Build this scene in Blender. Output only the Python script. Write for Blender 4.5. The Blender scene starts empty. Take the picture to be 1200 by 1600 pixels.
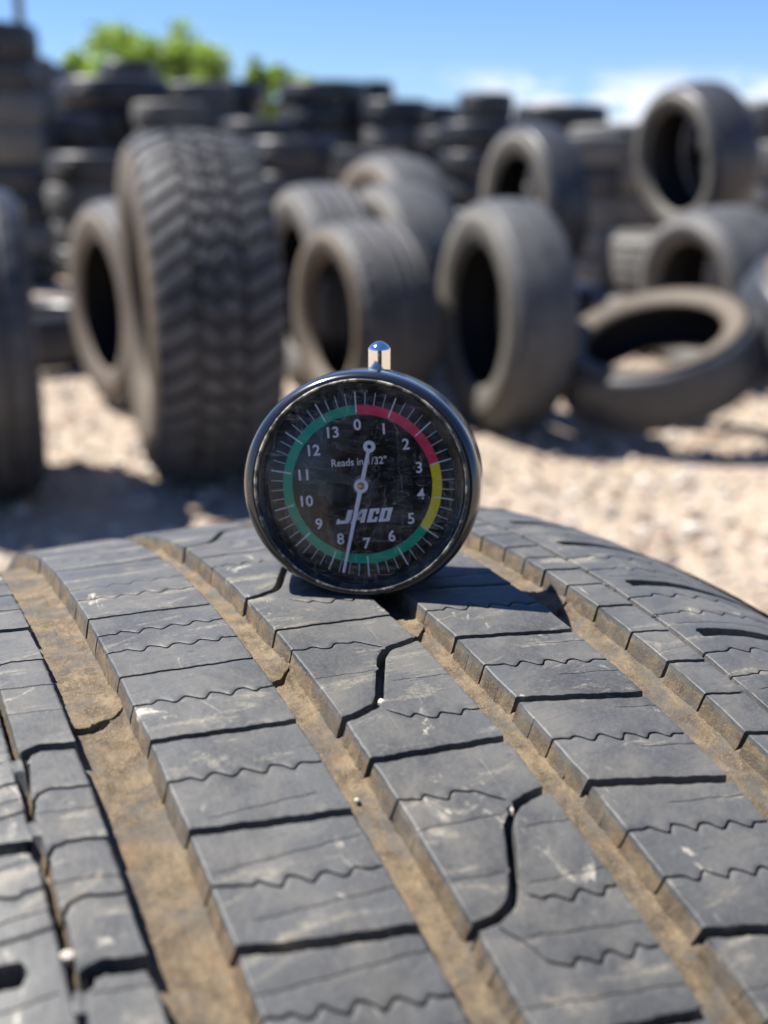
import bpy, bmesh, math, random
import numpy as np
from mathutils import Matrix, Vector, Euler
R_ = math.radians
SC = bpy.context.scene
COL = SC.collection

# ------------------------------------------------------------------ camera, sky, sun, exposure
CAM_H = 0.7515
PITCH = R_(17.79)
cam_d = bpy.data.cameras.new('camera')
cam = bpy.data.objects.new('camera', cam_d); COL.objects.link(cam)
cam.location = (0, 0, CAM_H)
cam.rotation_euler = (R_(90) - PITCH, 0, 0)
cam_d.sensor_fit = 'AUTO'; cam_d.sensor_width = 36.0
cam_d.lens = 36.0 * 1700 / 1600
cam_d.clip_start = 0.01; cam_d.clip_end = 3000
cam_d.dof.use_dof = True
cam_d.dof.focus_distance = 0.218
cam_d.dof.aperture_fstop = 11.0
cam_d.dof.aperture_blades = 0
SC.camera = cam

SUN = Vector((-0.55, 0.21, 1.0)).normalized()          # towards the sun
SUN_EL = math.asin(SUN.z); SUN_AZ = math.atan2(SUN.x, SUN.y)
w = bpy.data.worlds.new('World'); SC.world = w; w.use_nodes = True
nt = w.node_tree; nt.nodes.clear()
N = lambda t: nt.nodes.new(t)
wo = N('ShaderNodeOutputWorld'); bg = N('ShaderNodeBackground'); sky = N('ShaderNodeTexSky')
sky.sky_type = 'NISHITA'; sky.sun_disc = False
sky.sun_elevation = SUN_EL; sky.sun_rotation = SUN_AZ % (2 * math.pi)
sky.altitude = 2400; sky.air_density = 1.35; sky.dust_density = 0.0; sky.ozone_density = 4.5
bg.inputs['Strength'].default_value = 0.054
tc = N('ShaderNodeTexCoord'); mp = N('ShaderNodeMapping'); mp.inputs['Scale'].default_value = (15, 15, 36)
mp.inputs['Location'].default_value = (2.1, 0.2, 0.6)
nz = N('ShaderNodeTexNoise'); nz.inputs['Scale'].default_value = 1.0; nz.inputs['Detail'].default_value = 7
nz.inputs['Roughness'].default_value = 0.55
cr = N('ShaderNodeValToRGB'); cr.color_ramp.elements[0].position = 0.46; cr.color_ramp.elements[1].position = 0.57
sep = N('ShaderNodeSeparateXYZ')
el = N('ShaderNodeMapRange'); el.inputs['From Min'].default_value = 0.050; el.inputs['From Max'].default_value = 0.082
el.inputs['To Min'].default_value = 1; el.inputs['To Max'].default_value = 0; el.interpolation_type = 'SMOOTHSTEP'
az = N('ShaderNodeMapRange'); az.inputs['From Min'].default_value = -0.02; az.inputs['From Max'].default_value = 0.06
az.interpolation_type = 'SMOOTHSTEP'
m1 = N('ShaderNodeMath'); m1.operation = 'MULTIPLY'; m2 = N('ShaderNodeMath'); m2.operation = 'MULTIPLY'
mixc = N('ShaderNodeMix'); mixc.data_type = 'RGBA'
tint = N('ShaderNodeMix'); tint.data_type = 'RGBA'; tint.blend_type = 'MULTIPLY'; tint.inputs[0].default_value = 1.0
tint.inputs[7].default_value = (0.74, 0.89, 1.20, 1)
mixc.inputs[7].default_value = (8.6, 8.9, 9.8, 1)
L = nt.links.new
L(tc.outputs['Generated'], mp.inputs['Vector']); L(mp.outputs[0], nz.inputs['Vector']); L(nz.outputs['Fac'], cr.inputs[0])
L(tc.outputs['Generated'], sep.inputs[0]); L(sep.outputs['Z'], el.inputs['Value']); L(sep.outputs['X'], az.inputs['Value'])
L(cr.outputs[0], m1.inputs[0]); L(el.outputs[0], m1.inputs[1]); L(m1.outputs[0], m2.inputs[0]); L(az.outputs[0], m2.inputs[1])
L(sky.outputs[0], tint.inputs[6]); L(tint.outputs[2], mixc.inputs[6]); L(m2.outputs[0], mixc.inputs[0])
L(mixc.outputs[2], bg.inputs['Color']); L(bg.outputs[0], wo.inputs['Surface'])

sun_d = bpy.data.lights.new('sun', 'SUN'); sun_d.energy = 5.0; sun_d.angle = R_(0.53); sun_d.color = (1.0, 0.955, 0.89)
sun = bpy.data.objects.new('sun', sun_d); COL.objects.link(sun)
sun.rotation_euler = SUN.to_track_quat('Z', 'Y').to_euler(); sun.location = (-5, 1, 9)

SC.view_settings.view_transform = 'Standard'; SC.view_settings.look = 'None'
SC.view_settings.exposure = 1.28; SC.view_settings.gamma = 1.0
SC.render.engine = 'CYCLES'
try:
    SC.cycles.use_denoising = True
    SC.cycles.max_bounces = 6
except Exception: pass

rnd = random.Random(7)

# ------------------------------------------------------------------ helpers
def empty(name, loc=(0, 0, 0), rot=(0, 0, 0), label=None, cat=None, group=None):
    o = bpy.data.objects.new(name, None); COL.objects.link(o)
    o.location = loc; o.rotation_euler = rot; o.empty_display_size = 0.05
    tag(o, label, cat, group); return o
def tag(o, label=None, cat=None, group=None, kind=None):
    if label: o['label'] = label
    if cat: o['category'] = cat
    if group: o['group'] = group
    if kind: o['kind'] = kind
    return o
def link(name, me, mat=None, parent=None, mtx=None):
    o = bpy.data.objects.new(name, me); COL.objects.link(o)
    if mat and not me.materials: me.materials.append(mat)
    if parent: o.parent = parent
    if mtx is not None: o.matrix_local = mtx
    return o
def np_mesh(name, V, F, attrs=None, smooth=True, sharp=None):
    V = np.asarray(V, dtype=np.float32); F = np.asarray(F, dtype=np.int32)
    me = bpy.data.meshes.new(name); nv, nf = len(V), len(F); k = F.shape[1]
    me.vertices.add(nv); me.vertices.foreach_set('co', V.ravel())
    me.loops.add(nf * k); me.loops.foreach_set('vertex_index', F.ravel())
    me.polygons.add(nf); me.polygons.foreach_set('loop_start', np.arange(0, nf * k, k, dtype=np.int32))
    try: me.polygons.foreach_set('loop_total', np.full(nf, k, dtype=np.int32))
    except Exception: pass
    me.polygons.foreach_set('use_smooth', np.full(nf, smooth, dtype=bool))
    for an, av in (attrs or {}).items():
        a = me.attributes.new(an, 'FLOAT', 'POINT'); a.data.foreach_set('value', np.asarray(av, dtype=np.float32))
    me.update(calc_edges=True); me.validate()
    if sharp: me.set_sharp_from_angle(angle=R_(sharp))
    return me
def grid_faces(nr, nc, off=0, wrap_r=False, flip=False):
    i = np.arange(nr if wrap_r else nr - 1)[:, None]; j = np.arange(nc - 1)[None, :]
    i2 = (i + 1) % nr
    q = np.stack([i * nc + j, i * nc + j + 1, i2 * nc + j + 1, i2 * nc + j], -1).reshape(-1, 4) + off
    return q[:, ::-1] if flip else q
class Batch:
    """collects grids into one mesh"""
    def __init__(s): s.V = []; s.F = []; s.A = {}; s.n = 0
    def add(s, V, F, **attrs):
        s.V.append(V); s.F.append(F + s.n); s.n += len(V)
        for k, v in attrs.items(): s.A.setdefault(k, []).append(np.broadcast_to(v, (len(V),)))
    def mesh(s, name, **kw):
        return np_mesh(name, np.concatenate(s.V), np.concatenate(s.F), {k: np.concatenate(v) for k, v in s.A.items()}, **kw)
def lathe_y(prof, n=96, closed=False):
    """profile [(r, y)] spun about the Y axis"""
    a = np.linspace(0, 2 * np.pi, n, endpoint=False)
    P = np.array(prof)
    V = np.stack([np.outer(np.sin(a), P[:, 0]), np.broadcast_to(P[:, 1], (n, len(P))), np.outer(np.cos(a), P[:, 0])], -1).reshape(-1, 3)
    return V, grid_faces(n, len(P), wrap_r=True)
def lathe_x(prof, n=96):
    """profile [(x, r)] spun about the X axis"""
    a = np.linspace(0, 2 * np.pi, n, endpoint=False); P = np.array(prof)
    V = np.stack([np.broadcast_to(P[:, 0], (n, len(P))), np.outer(np.sin(a), P[:, 1]), np.outer(np.cos(a), P[:, 1])], -1).reshape(-1, 3)
    return V, grid_faces(n, len(P), wrap_r=True)

# ------------------------------------------------------------------ materials
class NT:
    def __init__(s, name):
        s.m = bpy.data.materials.new(name); s.m.use_nodes = True; s.t = s.m.node_tree
        s.b = s.t.nodes['Principled BSDF']; s.out = s.t.nodes['Material Output']
        s.co = s.t.nodes.new('ShaderNodeTexCoord')
    def n(s, t, **kw):
        x = s.t.nodes.new(t)
        for k, v in kw.items(): setattr(x, k, v)
        return x
    def l(s, a, b): s.t.links.new(a, b)
    def noise(s, scale, detail=4, rough=0.55, vec=None, stretch=None, dist=0.0):
        x = s.n('ShaderNodeTexNoise'); x.inputs['Scale'].default_value = scale; x.inputs['Detail'].default_value = detail
        x.inputs['Roughness'].default_value = rough; x.inputs['Distortion'].default_value = dist
        v = vec or s.co.outputs['Object']
        if stretch:
            mp = s.n('ShaderNodeMapping'); mp.inputs['Scale'].default_value = stretch; s.l(v, mp.inputs[0]); v = mp.outputs[0]
        s.l(v, x.inputs['Vector']); return x.outputs['Fac']
    def vor(s, scale, feature='F1'):
        x = s.n('ShaderNodeTexVoronoi'); x.feature = feature; x.inputs['Scale'].default_value = scale
        s.l(s.co.outputs['Object'], x.inputs['Vector']); return x
    def ramp(s, fac, stops):
        x = s.n('ShaderNodeValToRGB'); e = x.color_ramp.elements
        while len(e) < len(stops): e.new(0.5)
        for q, (p, c) in zip(e, stops):
            q.position = p; q.color = (c, c, c, 1) if not isinstance(c, tuple) else (*c, 1)
        s.l(fac, x.inputs[0]); return x.outputs[0]
    def mix(s, fac, a, b, blend='MIX'):
        x = s.n('ShaderNodeMix'); x.data_type = 'RGBA'; x.blend_type = blend
        for v, i in ((fac, 0), (a, 6), (b, 7)):
            if isinstance(v, (int, float)): x.inputs[i].default_value = v
            elif isinstance(v, tuple): x.inputs[i].default_value = (*v, 1)
            else: s.l(v, x.inputs[i])
        return x.outputs[2]
    def math(s, op, a, b=None, clamp=False):
        x = s.n('ShaderNodeMath'); x.operation = op; x.use_clamp = clamp
        for v, i in ((a, 0), (b, 1)):
            if v is None: continue
            if isinstance(v, (int, float)): x.inputs[i].default_value = v
            else: s.l(v, x.inputs[i])
        return x.outputs[0]
    def attr(s, name):
        x = s.n('ShaderNodeAttribute'); x.attribute_name = name; return x.outputs['Fac']
    def bump(s, h, strength, dist):
        x = s.n('ShaderNodeBump'); x.inputs['Strength'].default_value = strength; x.inputs['Distance'].default_value = dist
        s.l(h, x.inputs['Height'])
        return x
    def set(s, **kw):
        for k, v in kw.items():
            i = s.b.inputs[k.replace('_', ' ')]
            if isinstance(v, tuple): i.default_value = (*v, 1)
            elif isinstance(v, (int, float)): i.default_value = v
            else: s.l(v, i)
        return s

def simple(name, col, rough=0.5, metal=0.0, spec=0.5, vary=0.0, scale=50):
    k = NT(name); k.set(Roughness=rough, Metallic=metal); k.b.inputs['Specular IOR Level'].default_value = spec
    if vary:
        f = k.noise(scale, 5)
        k.set(Base_Color=k.mix(k.ramp(f, [(0.3, 0.0), (0.7, 1.0)]), tuple(c * (1 - vary) for c in col), tuple(min(1, c * (1 + vary)) for c in col)))
    else: k.set(Base_Color=col)
    return k.m

def mat_front_tread():
    k = NT('worn_tread_rubber')
    g = k.attr('grime')
    big = k.noise(38, 5, 0.6); mid = k.noise(150, 6, 0.65, dist=0.6); fine = k.noise(1400, 4, 0.7)
    rub = k.mix(k.ramp(big, [(0.35, 0.0), (0.7, 1.0)]), (0.040, 0.042, 0.0435), (0.078, 0.081, 0.082))
    rub = k.mix(k.math('MULTIPLY', k.ramp(fine, [(0.42, 0.0), (0.72, 1.0)]), 0.45), rub, (0.115, 0.113, 0.108))
    # dried dust: soft veil, streaky smears, a few pale chalky scuffs
    veil = k.noise(75, 6, 0.65, dist=0.4)
    rub = k.mix(k.math('MULTIPLY', k.ramp(veil, [(0.44, 0.0), (0.72, 1.0)]), 0.6), rub, (0.150, 0.138, 0.115))
    sm = k.noise(60, 7, 0.7, stretch=(0.7, 2.2, 1.0), dist=0.8)
    rub = k.mix(k.math('MULTIPLY', k.ramp(sm, [(0.56, 0.0), (0.66, 0.9)]), k.ramp(fine, [(0.35, 0.25), (0.6, 0.8)])), rub, (0.27, 0.24, 0.18))
    ch = k.noise(48, 8, 0.75, stretch=(1.6, 1.1, 1.0), dist=1.3)
    rub = k.mix(k.math('MULTIPLY', k.ramp(ch, [(0.61, 0.0), (0.69, 1.0)]), k.ramp(mid, [(0.40, 0.0), (0.55, 1.0)])), rub, (0.46, 0.42, 0.34))
    # hair scratches
    sc = k.noise(95, 3, 0.4, stretch=(0.25, 6.0, 1.0), dist=0.25)
    ridge = k.math('ABSOLUTE', k.math('SUBTRACT', sc, 0.5))
    rub = k.mix(k.math('MULTIPLY', k.ramp(ridge, [(0.0, 1.0), (0.010, 0.0)]), k.ramp(big, [(0.45, 0.0), (0.6, 0.55)])), rub, (0.022, 0.023, 0.025))
    # caked earth in the grooves
    sand = k.noise(2600, 3, 0.8); cl = k.noise(260, 6, 0.7)
    earth = k.mix(k.ramp(cl, [(0.38, 0.0), (0.62, 1.0)]), (0.062, 0.046, 0.029), (0.165, 0.124, 0.077))
    earth = k.mix(k.math('MULTIPLY', k.ramp(sand, [(0.52, 0.0), (0.66, 1.0)]), 0.6), earth, (0.30, 0.235, 0.155))
    earth = k.mix(k.math('MULTIPLY', k.ramp(k.noise(75, 7, 0.7, dist=0.6), [(0.47, 0.0), (0.60, 1.0)]), 0.72), earth, (0.075, 0.073, 0.068))
    rust = k.ramp(k.noise(120, 4, 0.6), [(0.55, 0.0), (0.72, 0.45)])
    earth = k.mix(rust, earth, (0.175, 0.110, 0.054))
    br = k.math('ADD', g, k.math('MULTIPLY', k.math('SUBTRACT', k.noise(330, 5, 0.75), 0.5), 1.1))
    col = k.mix(k.ramp(br, [(0.36, 0.0), (0.62, 1.0)]), rub, earth)
    k.set(Base_Color=col, Roughness=k.mix(g, (0.56,) * 3, (0.92,) * 3))
    k.b.inputs['Specular IOR Level'].default_value = 0.36
    h = k.math('ADD', k.math('MULTIPLY', k.noise(620, 5, 0.65), 0.5), k.math('MULTIPLY', k.noise(130, 4), 1.3))
    h = k.math('ADD', h, k.math('MULTIPLY', k.math('MULTIPLY', sand, g), 0.9))
    b = k.bump(h, 0.55, 0.00045); k.l(b.outputs[0], k.b.inputs['Normal'])
    return k.m

def mat_tread(name, a, b, dusty=0.4, sc=14, rough=0.6):
    k = NT(name)
    f = k.noise(sc, 6, 0.6); f2 = k.noise(sc * 9, 5, 0.65)
    col = k.mix(k.ramp(f, [(0.35, 0.0), (0.68, 1.0)]), a, b)
    col = k.mix(k.math('MULTIPLY', k.ramp(f2, [(0.45, 0.0), (0.7, 1.0)]), dusty), col, (0.17, 0.164, 0.152))
    col = k.mix(k.ramp(k.attr('grime'), [(0.3, 0.0), (0.9, 0.75)]), col, (0.035, 0.033, 0.032))
    k.set(Base_Color=col, Roughness=rough); k.b.inputs['Specular IOR Level'].default_value = 0.4
    bb = k.bump(k.noise(160, 4), 0.4, 0.002); k.l(bb.outputs[0], k.b.inputs['Normal'])
    return k.m

def mat_sidewall(name, a, b, dust, amt, rough=0.66):
    k = NT(name)
    f = k.noise(9, 6, 0.6); f2 = k.noise(55, 6, 0.7)
    col = k.mix(k.ramp(f, [(0.35, 0.0), (0.65, 1.0)]), a, b)
    col = k.mix(k.math('MULTIPLY', k.ramp(f2, [(0.35, 0.2), (0.68, 1.0)]), amt), col, dust)
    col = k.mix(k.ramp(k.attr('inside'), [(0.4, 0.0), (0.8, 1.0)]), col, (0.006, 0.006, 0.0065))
    k.set(Base_Color=col, Roughness=rough); k.b.inputs['Specular IOR Level'].default_value = 0.35
    bb = k.bump(k.noise(130, 4), 0.35, 0.002); k.l(bb.outputs[0], k.b.inputs['Normal'])
    return k.m

M_FRONT = mat_front_tread()
M_TR_GREY = mat_tread('dusty_grey_tread', (0.033, 0.035, 0.039), (0.070, 0.072, 0.075), 0.26)
M_TR_DARK = mat_tread('dark_tread', (0.020, 0.022, 0.026), (0.042, 0.044, 0.049), 0.18, rough=.40)
M_TR_TAN = mat_tread('dust_coated_tread', (0.10, 0.097, 0.088), (0.165, 0.155, 0.135), 0.45)
M_TR_BLACK = mat_tread('near_black_tread', (0.014, 0.016, 0.022), (0.028, 0.031, 0.04), 0.08, rough=.34)
M_SW_BROWN = mat_sidewall('brown_dusted_sidewall', (0.044, 0.038, 0.032), (0.085, 0.071, 0.056), (0.19, 0.142, 0.095), 0.5)
M_SW_TAN = mat_sidewall('tan_dusted_sidewall', (0.046, 0.044, 0.041), (0.088, 0.083, 0.074), (0.175, 0.158, 0.127), 0.5)
M_SW_GREY = mat_sidewall('grey_sidewall', (0.045, 0.045, 0.047), (0.09, 0.088, 0.085), (0.19, 0.17, 0.145), 0.45)
M_SW_DARK = mat_sidewall('dark_sidewall', (0.026, 0.027, 0.031), (0.05, 0.05, 0.054), (0.16, 0.145, 0.125), 0.25, rough=.33)

# ------------------------------------------------------------------ the setting: ground sheet and gravel
def mat_ground():
    k = NT('gravelly_earth')
    a = k.noise(2.2, 6, 0.6); b = k.noise(26, 6, 0.7); v = k.vor(48); v2 = k.vor(21)
    col = k.mix(k.ramp(a, [(0.3, 0.0), (0.7, 1.0)]), (0.315, 0.248, 0.178), (0.40, 0.335, 0.255))
    col = k.mix(k.math('MULTIPLY', k.ramp(b, [(0.42, 0.0), (0.68, 1.0)]), 0.5), col, (0.42, 0.365, 0.305))
    hs = k.n('ShaderNodeSeparateColor'); k.l(v.outputs['Color'], hs.inputs[0])
    col = k.mix(k.ramp(hs.outputs[0], [(0.55, 0.0), (0.62, 0.5)]), col, (0.35, 0.245, 0.165))
    col = k.mix(k.ramp(hs.outputs[1], [(0.72, 0.0), (0.80, 0.55)]), col, (0.21, 0.197, 0.185))
    k.set(Base_Color=col, Roughness=0.95)
    h = k.math('ADD', k.math('MULTIPLY', v.outputs['Distance'], -1.0), k.math('MULTIPLY', b, 0.8))
    bb = k.bump(h, 0.7, 0.02); k.l(bb.outputs[0], k.b.inputs['Normal'])
    return k.m
def build_ground():
    xs = np.concatenate([-np.geomspace(400, 6, 26), np.linspace(-5.6, 5.6, 90), np.geomspace(6, 400, 26)])
    ys = np.concatenate([-np.geomspace(60, 3, 10), np.linspace(-2.6, 12, 120), np.geomspace(12.4, 900, 30)])
    X, Y = np.meshgrid(xs, ys, indexing='ij')
    near = np.exp(-(np.abs(X) / 9) ** 4) * np.exp(-(np.abs(Y - 4) / 9) ** 4)
    Z = near * (0.010 * np.sin(X * 2.3 + 1) * np.cos(Y * 1.7) + 0.006 * np.sin(X * 7.1 + Y * 5.3)) - 0.010
    V = np.stack([X, Y, Z], -1).reshape(-1, 3)
    o = link('ground', np_mesh('ground', V, grid_faces(len(xs), len(ys))), mat_ground())
    tag(o, kind='structure')
build_ground()

def build_gravel():
    r = np.random.default_rng(3)
    bm = bmesh.new(); bmesh.ops.create_icosphere(bm, subdivisions=1, radius=1.0)
    bv = np.array([v.co[:] for v in bm.verts]); bf = np.array([[v.index for v in f.verts] for f in bm.faces]); bm.free()
    n = 15000
    d = 0.9 + 8.0 * r.random(n) ** 1.6
    x = (r.random(n) * 2 - 1) * (0.42 * d + 0.25)
    sz = 0.0042 + 0.0125 * r.random(n) ** 2.8
    sz = np.where(r.random(n) < 0.02, sz + 0.014, sz)
    V = []; T = []
    for i in range(n):
        s = np.array([1, 0.6 + 0.7 * r.random(), 0.45 + 0.4 * r.random()]) * sz[i]
        p = bv * (1 + (r.random((len(bv), 1)) - 0.5) * 0.45) * s
        a = r.random() * 6.283; c, q = math.cos(a), math.sin(a)
        p = np.stack([p[:, 0] * c - p[:, 1] * q, p[:, 0] * q + p[:, 1] * c, p[:, 2]], -1)
        V.append(p + (x[i], d[i], sz[i] * 0.25 - 0.006)); T.append(np.full(len(bv), r.random()))
    F = (bf[None] + (np.arange(n) * len(bv))[:, None, None]).reshape(-1, 3)
    k = NT('loose_stones')
    col = k.ramp(k.attr('tone'), [(0.0, (0.28, 0.21, 0.145)), (0.22, (0.42, 0.345, 0.265)), (0.45, (0.35, 0.245, 0.18)), (0.62, (0.50, 0.44, 0.37)), (0.80, (0.20, 0.185, 0.17)), (0.92, (0.60, 0.56, 0.50))])
    k.t.nodes[-1].color_ramp.interpolation = 'CONSTANT'
    k.set(Base_Color=k.mix(k.math('MULTIPLY', k.noise(60, 5), 0.35), col, (0.40, 0.33, 0.265)), Roughness=0.9)
    o = link('gravel', np_mesh('gravel', np.concatenate(V), F, {'tone': np.concatenate(T)}, smooth=False), k.m)
    tag(o, kind='stuff')
build_gravel()

# ------------------------------------------------------------------ the foreground tire
TR = 330.0; UC = 82.5
def drop(u):
    du = np.abs(u - UC); return 1.25e-4 * du ** 2 + 0.006 * np.maximum(du - 65, 0) ** 2
def tire_pt(S, U, H):
    """tread coordinates in mm (arc length, lateral, height) -> local metres; x is the axle, z up from the ground"""
    r = TR - drop(U) + H; a = S / TR
    return np.stack([U - UC, r * np.sin(a), TR + r * np.cos(a)], -1) * 0.001
def sstep(x, a, b):
    t = np.clip((x - a) / (b - a), 0, 1); return t * t * (3 - 2 * t)

def slot(pts, w=1.0, d=4.0, wave=None, dirt=0.0, keep=False):
    return dict(pts=sorted(pts), w=w, d=d, wave=wave, dirt=dirt)
def wave(pts, w=0.47, d=3.0, a=None, b=None, amp=0.88, lam=5.0, ph=0.0):
    p = sorted(pts); a = p[0][0] + 4 if a is None else a; b = p[-1][0] - 3 if b is None else b
    return dict(pts=p, w=w, d=d, wave=(amp, lam, a, b, ph), dirt=0)
def hair(pts, w=0.17, d=0.55): return dict(pts=sorted(pts), w=w, d=d, wave=None, dirt=0)
def nr_(a): return a.shape[0]
def shift(fs, ds):
    return [dict(f, pts=[(u, s + ds) for u, s in f['pts']]) for f in fs]

TREAD = Batch()
def strip(uL, uR, feats, smax, smin, du=0.3, base=None, grime=0.0, wall=(0, 0), depth=5.0, seed=0, bevel=0.16, step=1.4):
    r = np.random.default_rng(seed)
    n = max(6, int(round((uR - uL) / du)))
    u = np.linspace(uL, uR, n + 1)
    if bevel:
        u = np.unique(np.concatenate([u, [uL + 0.14, uL + 0.4, uR - 0.14, uR - 0.4]]))
    nc = len(u)
    edge = np.zeros(nc)
    if bevel:
        e = np.minimum(u - uL, uR - u); edge = -bevel * np.clip(1 - e / 0.4, 0, 1) ** 2
    K = len(feats); C = np.full((K, nc), np.nan); FAC = np.zeros((K, nc))
    for k, f in enumerate(feats):
        p = np.array(f['pts']); s = np.interp(u, p[:, 0], p[:, 1])
        if len(p) > 2:
            uu = np.linspace(p[0, 0], p[-1, 0], 200); ss = np.interp(uu, p[:, 0], p[:, 1])
            ker = np.hanning(17); ker /= ker.sum()
            ss = np.convolve(np.pad(ss, 8, mode='reflect', reflect_type='odd'), ker, 'valid'); s = np.interp(u, uu, ss)
        ok = (u >= p[0, 0] - 0.35) & (u <= p[-1, 0] + 0.35)
        fac = np.ones(nc)
        if p[0, 0] > uL + 0.6: fac *= sstep(u, p[0, 0] - 0.1, p[0, 0] + 0.7)
        if p[-1, 0] < uR - 0.6: fac *= 1 - sstep(u, p[-1, 0] - 0.7, p[-1, 0] + 0.1)
        if f['wave']:
            amp, lam, a, b, ph = f['wave']
            win = sstep(u, a - 1.5, a + 1.0) * (1 - sstep(u, b - 1.0, b + 1.5))
            x = (u - a) / lam + ph + 0.03 * np.sin(u * 1.7 + seed + k)
            s = s + amp * win * (0.92 * np.sin(2 * np.pi * x) + 0.09 * np.sin(4 * np.pi * x + 0.6))
        s = s + 0.10 * np.sin(u * 0.9 + k * 1.3 + seed) + 0.05 * np.sin(u * 2.7 + k * 2.1)
        C[k] = np.where(ok, s, np.nan); FAC[k] = np.where(ok, fac, 0)
    for j in range(nc):                     # columns a feature does not reach: spread it between its neighbours
        c = C[:, j]; bad = np.isnan(c)
        if bad.any():
            idx = np.concatenate([[-1], np.where(~bad)[0], [K]]); val = np.concatenate([[smax], c[~bad], [smin]])
            C[bad, j] = np.interp(np.where(bad)[0], idx, val)
    S = [np.full(nc, smax)]; U = [u.copy()]; H = [np.zeros(nc)]; G = [np.zeros(nc)]; FK = [-1]
    for k, f in enumerate(feats):
        c, fac = C[k], FAC[k]
        gu, gs = np.gradient(u), np.gradient(c); ln = np.hypot(gu, gs) + 1e-9
        if f['wave'] or f['w'] < 0.3: nu, ns = np.zeros(nc), np.ones(nc)
        else: nu, ns = -gs / ln, gu / ln
        hw = np.maximum(f['w'] * (0.78 if f['w'] >= .95 else 0.6 if f['w'] > .3 else .5) * (0.35 + 0.65 * fac) * np.where(fac > 0, 1, 0.1), 0.02)
        lip = 0.42 if f['w'] >= .95 else 0.24 if f['w'] > 0.3 else 0.05
        for off, hh, gg in ((hw + lip, 0, 0), (hw, -0.05, 0), (hw * 0.86, -1, f['dirt']), (-hw * 0.86, -1, f['dirt']), (-hw, -0.05, 0), (-hw - lip, 0, 0)):
            S.append(c + off * ns); U.append(np.clip(u + off * nu, uL, uR)); 
            h = (f['d'] * fac) if hh == -1 else -hh * min(2.0, f['d']) * fac * (1 if f['w'] > 0.3 else 0.5)
            H.append(-h); G.append(np.full(nc, gg) * fac); FK.append(k)
    S.append(np.full(nc, smin)); U.append(u.copy()); H.append(np.zeros(nc)); G.append(np.zeros(nc)); FK.append(-2)
    S2, U2, H2, G2 = [S[0]], [U[0]], [H[0]], [G[0]]
    for i in range(1, len(S)):
        if FK[i] != FK[i - 1]:
            m = int(np.clip(math.ceil(np.median(S[i - 1] - S[i]) / step), 1, 60))
            for q in range(1, m):
                t = q / m
                S2.append(S[i - 1] * (1 - t) + S[i] * t); U2.append(U[i - 1] * (1 - t) + U[i] * t)
                H2.append(np.zeros(nc)); G2.append(np.zeros(nc))
        S2.append(S[i]); U2.append(U[i]); H2.append(H[i]); G2.append(G[i])
    S, U, H, G = map(np.array, (S2, U2, H2, G2))
    S = np.minimum.accumulate(S - 1e-4 * np.arange(len(S))[:, None], axis=0)
    top = H + edge[None, :] * (H > -0.5)
    # each block has worn a little differently
    top = top + 0.07 * np.sin(S * 0.21 + U * 0.13 + seed) + 0.04 * np.sin(S * 0.53 - U * 0.31 + seed * 2)
    if base is not None:
        top = top + base(U, S) + r.normal(0, .07, S.shape) + .10 * np.maximum(0, r.normal(-.6, 1, S.shape))
    else:                                               # ragged, slightly chipped block edges
        for j, sg in ((0, 1), (1, 1), (nc - 1, -1), (nc - 2, -1)):
            rag = .05 * np.sin(S[:, j] * 2.3 + seed) + .04 * np.sin(S[:, j] * 6.1 + seed * 3) + np.abs(r.normal(0, .035, nr_(S)))
            U[:, j] += sg * rag; top[:, j] -= rag * .5
    G = np.maximum(G, grime(U, S) if callable(grime) else grime)
    nr = len(S)
    TREAD.add(tire_pt(S, U, top).reshape(-1, 3), grid_faces(nr, nc, flip=True), grime=G.reshape(-1))
    for side, on in ((0, wall[0]), (1, wall[1])):
        if not on: continue
        j = 0 if side == 0 else nc - 1; sg = -1 if side == 0 else 1
        t = np.array([0, 0.07, 0.25, 0.5, 0.75, 1.0])
        h0 = top[:, j][:, None]; hh = h0 * (1 - t) + np.minimum(-depth, h0 - 0.1) * t
        wob = 0.10 * np.sin(S[:, j] * 1.9 + seed)[:, None] * np.sin(t * 3.1) + r.normal(0, 0.035, hh.shape)
        uu = U[:, j][:, None] + sg * (0.20 * (h0 - hh) + wob * (t > 0.1))
        ss = np.repeat(S[:, j][:, None], len(t), 1)
        gg = sstep(-hh, 0.3, 1.9) * 0.9 * (np.abs(H[:, j]) < 1.0)[:, None]
        TREAD.add(tire_pt(ss, uu, hh).reshape(-1, 3), grid_faces(nr, len(t), flip=(side == 1)), grime=gg.reshape(-1))

SMAX, SMIN = 128.0, -185.0
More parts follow.
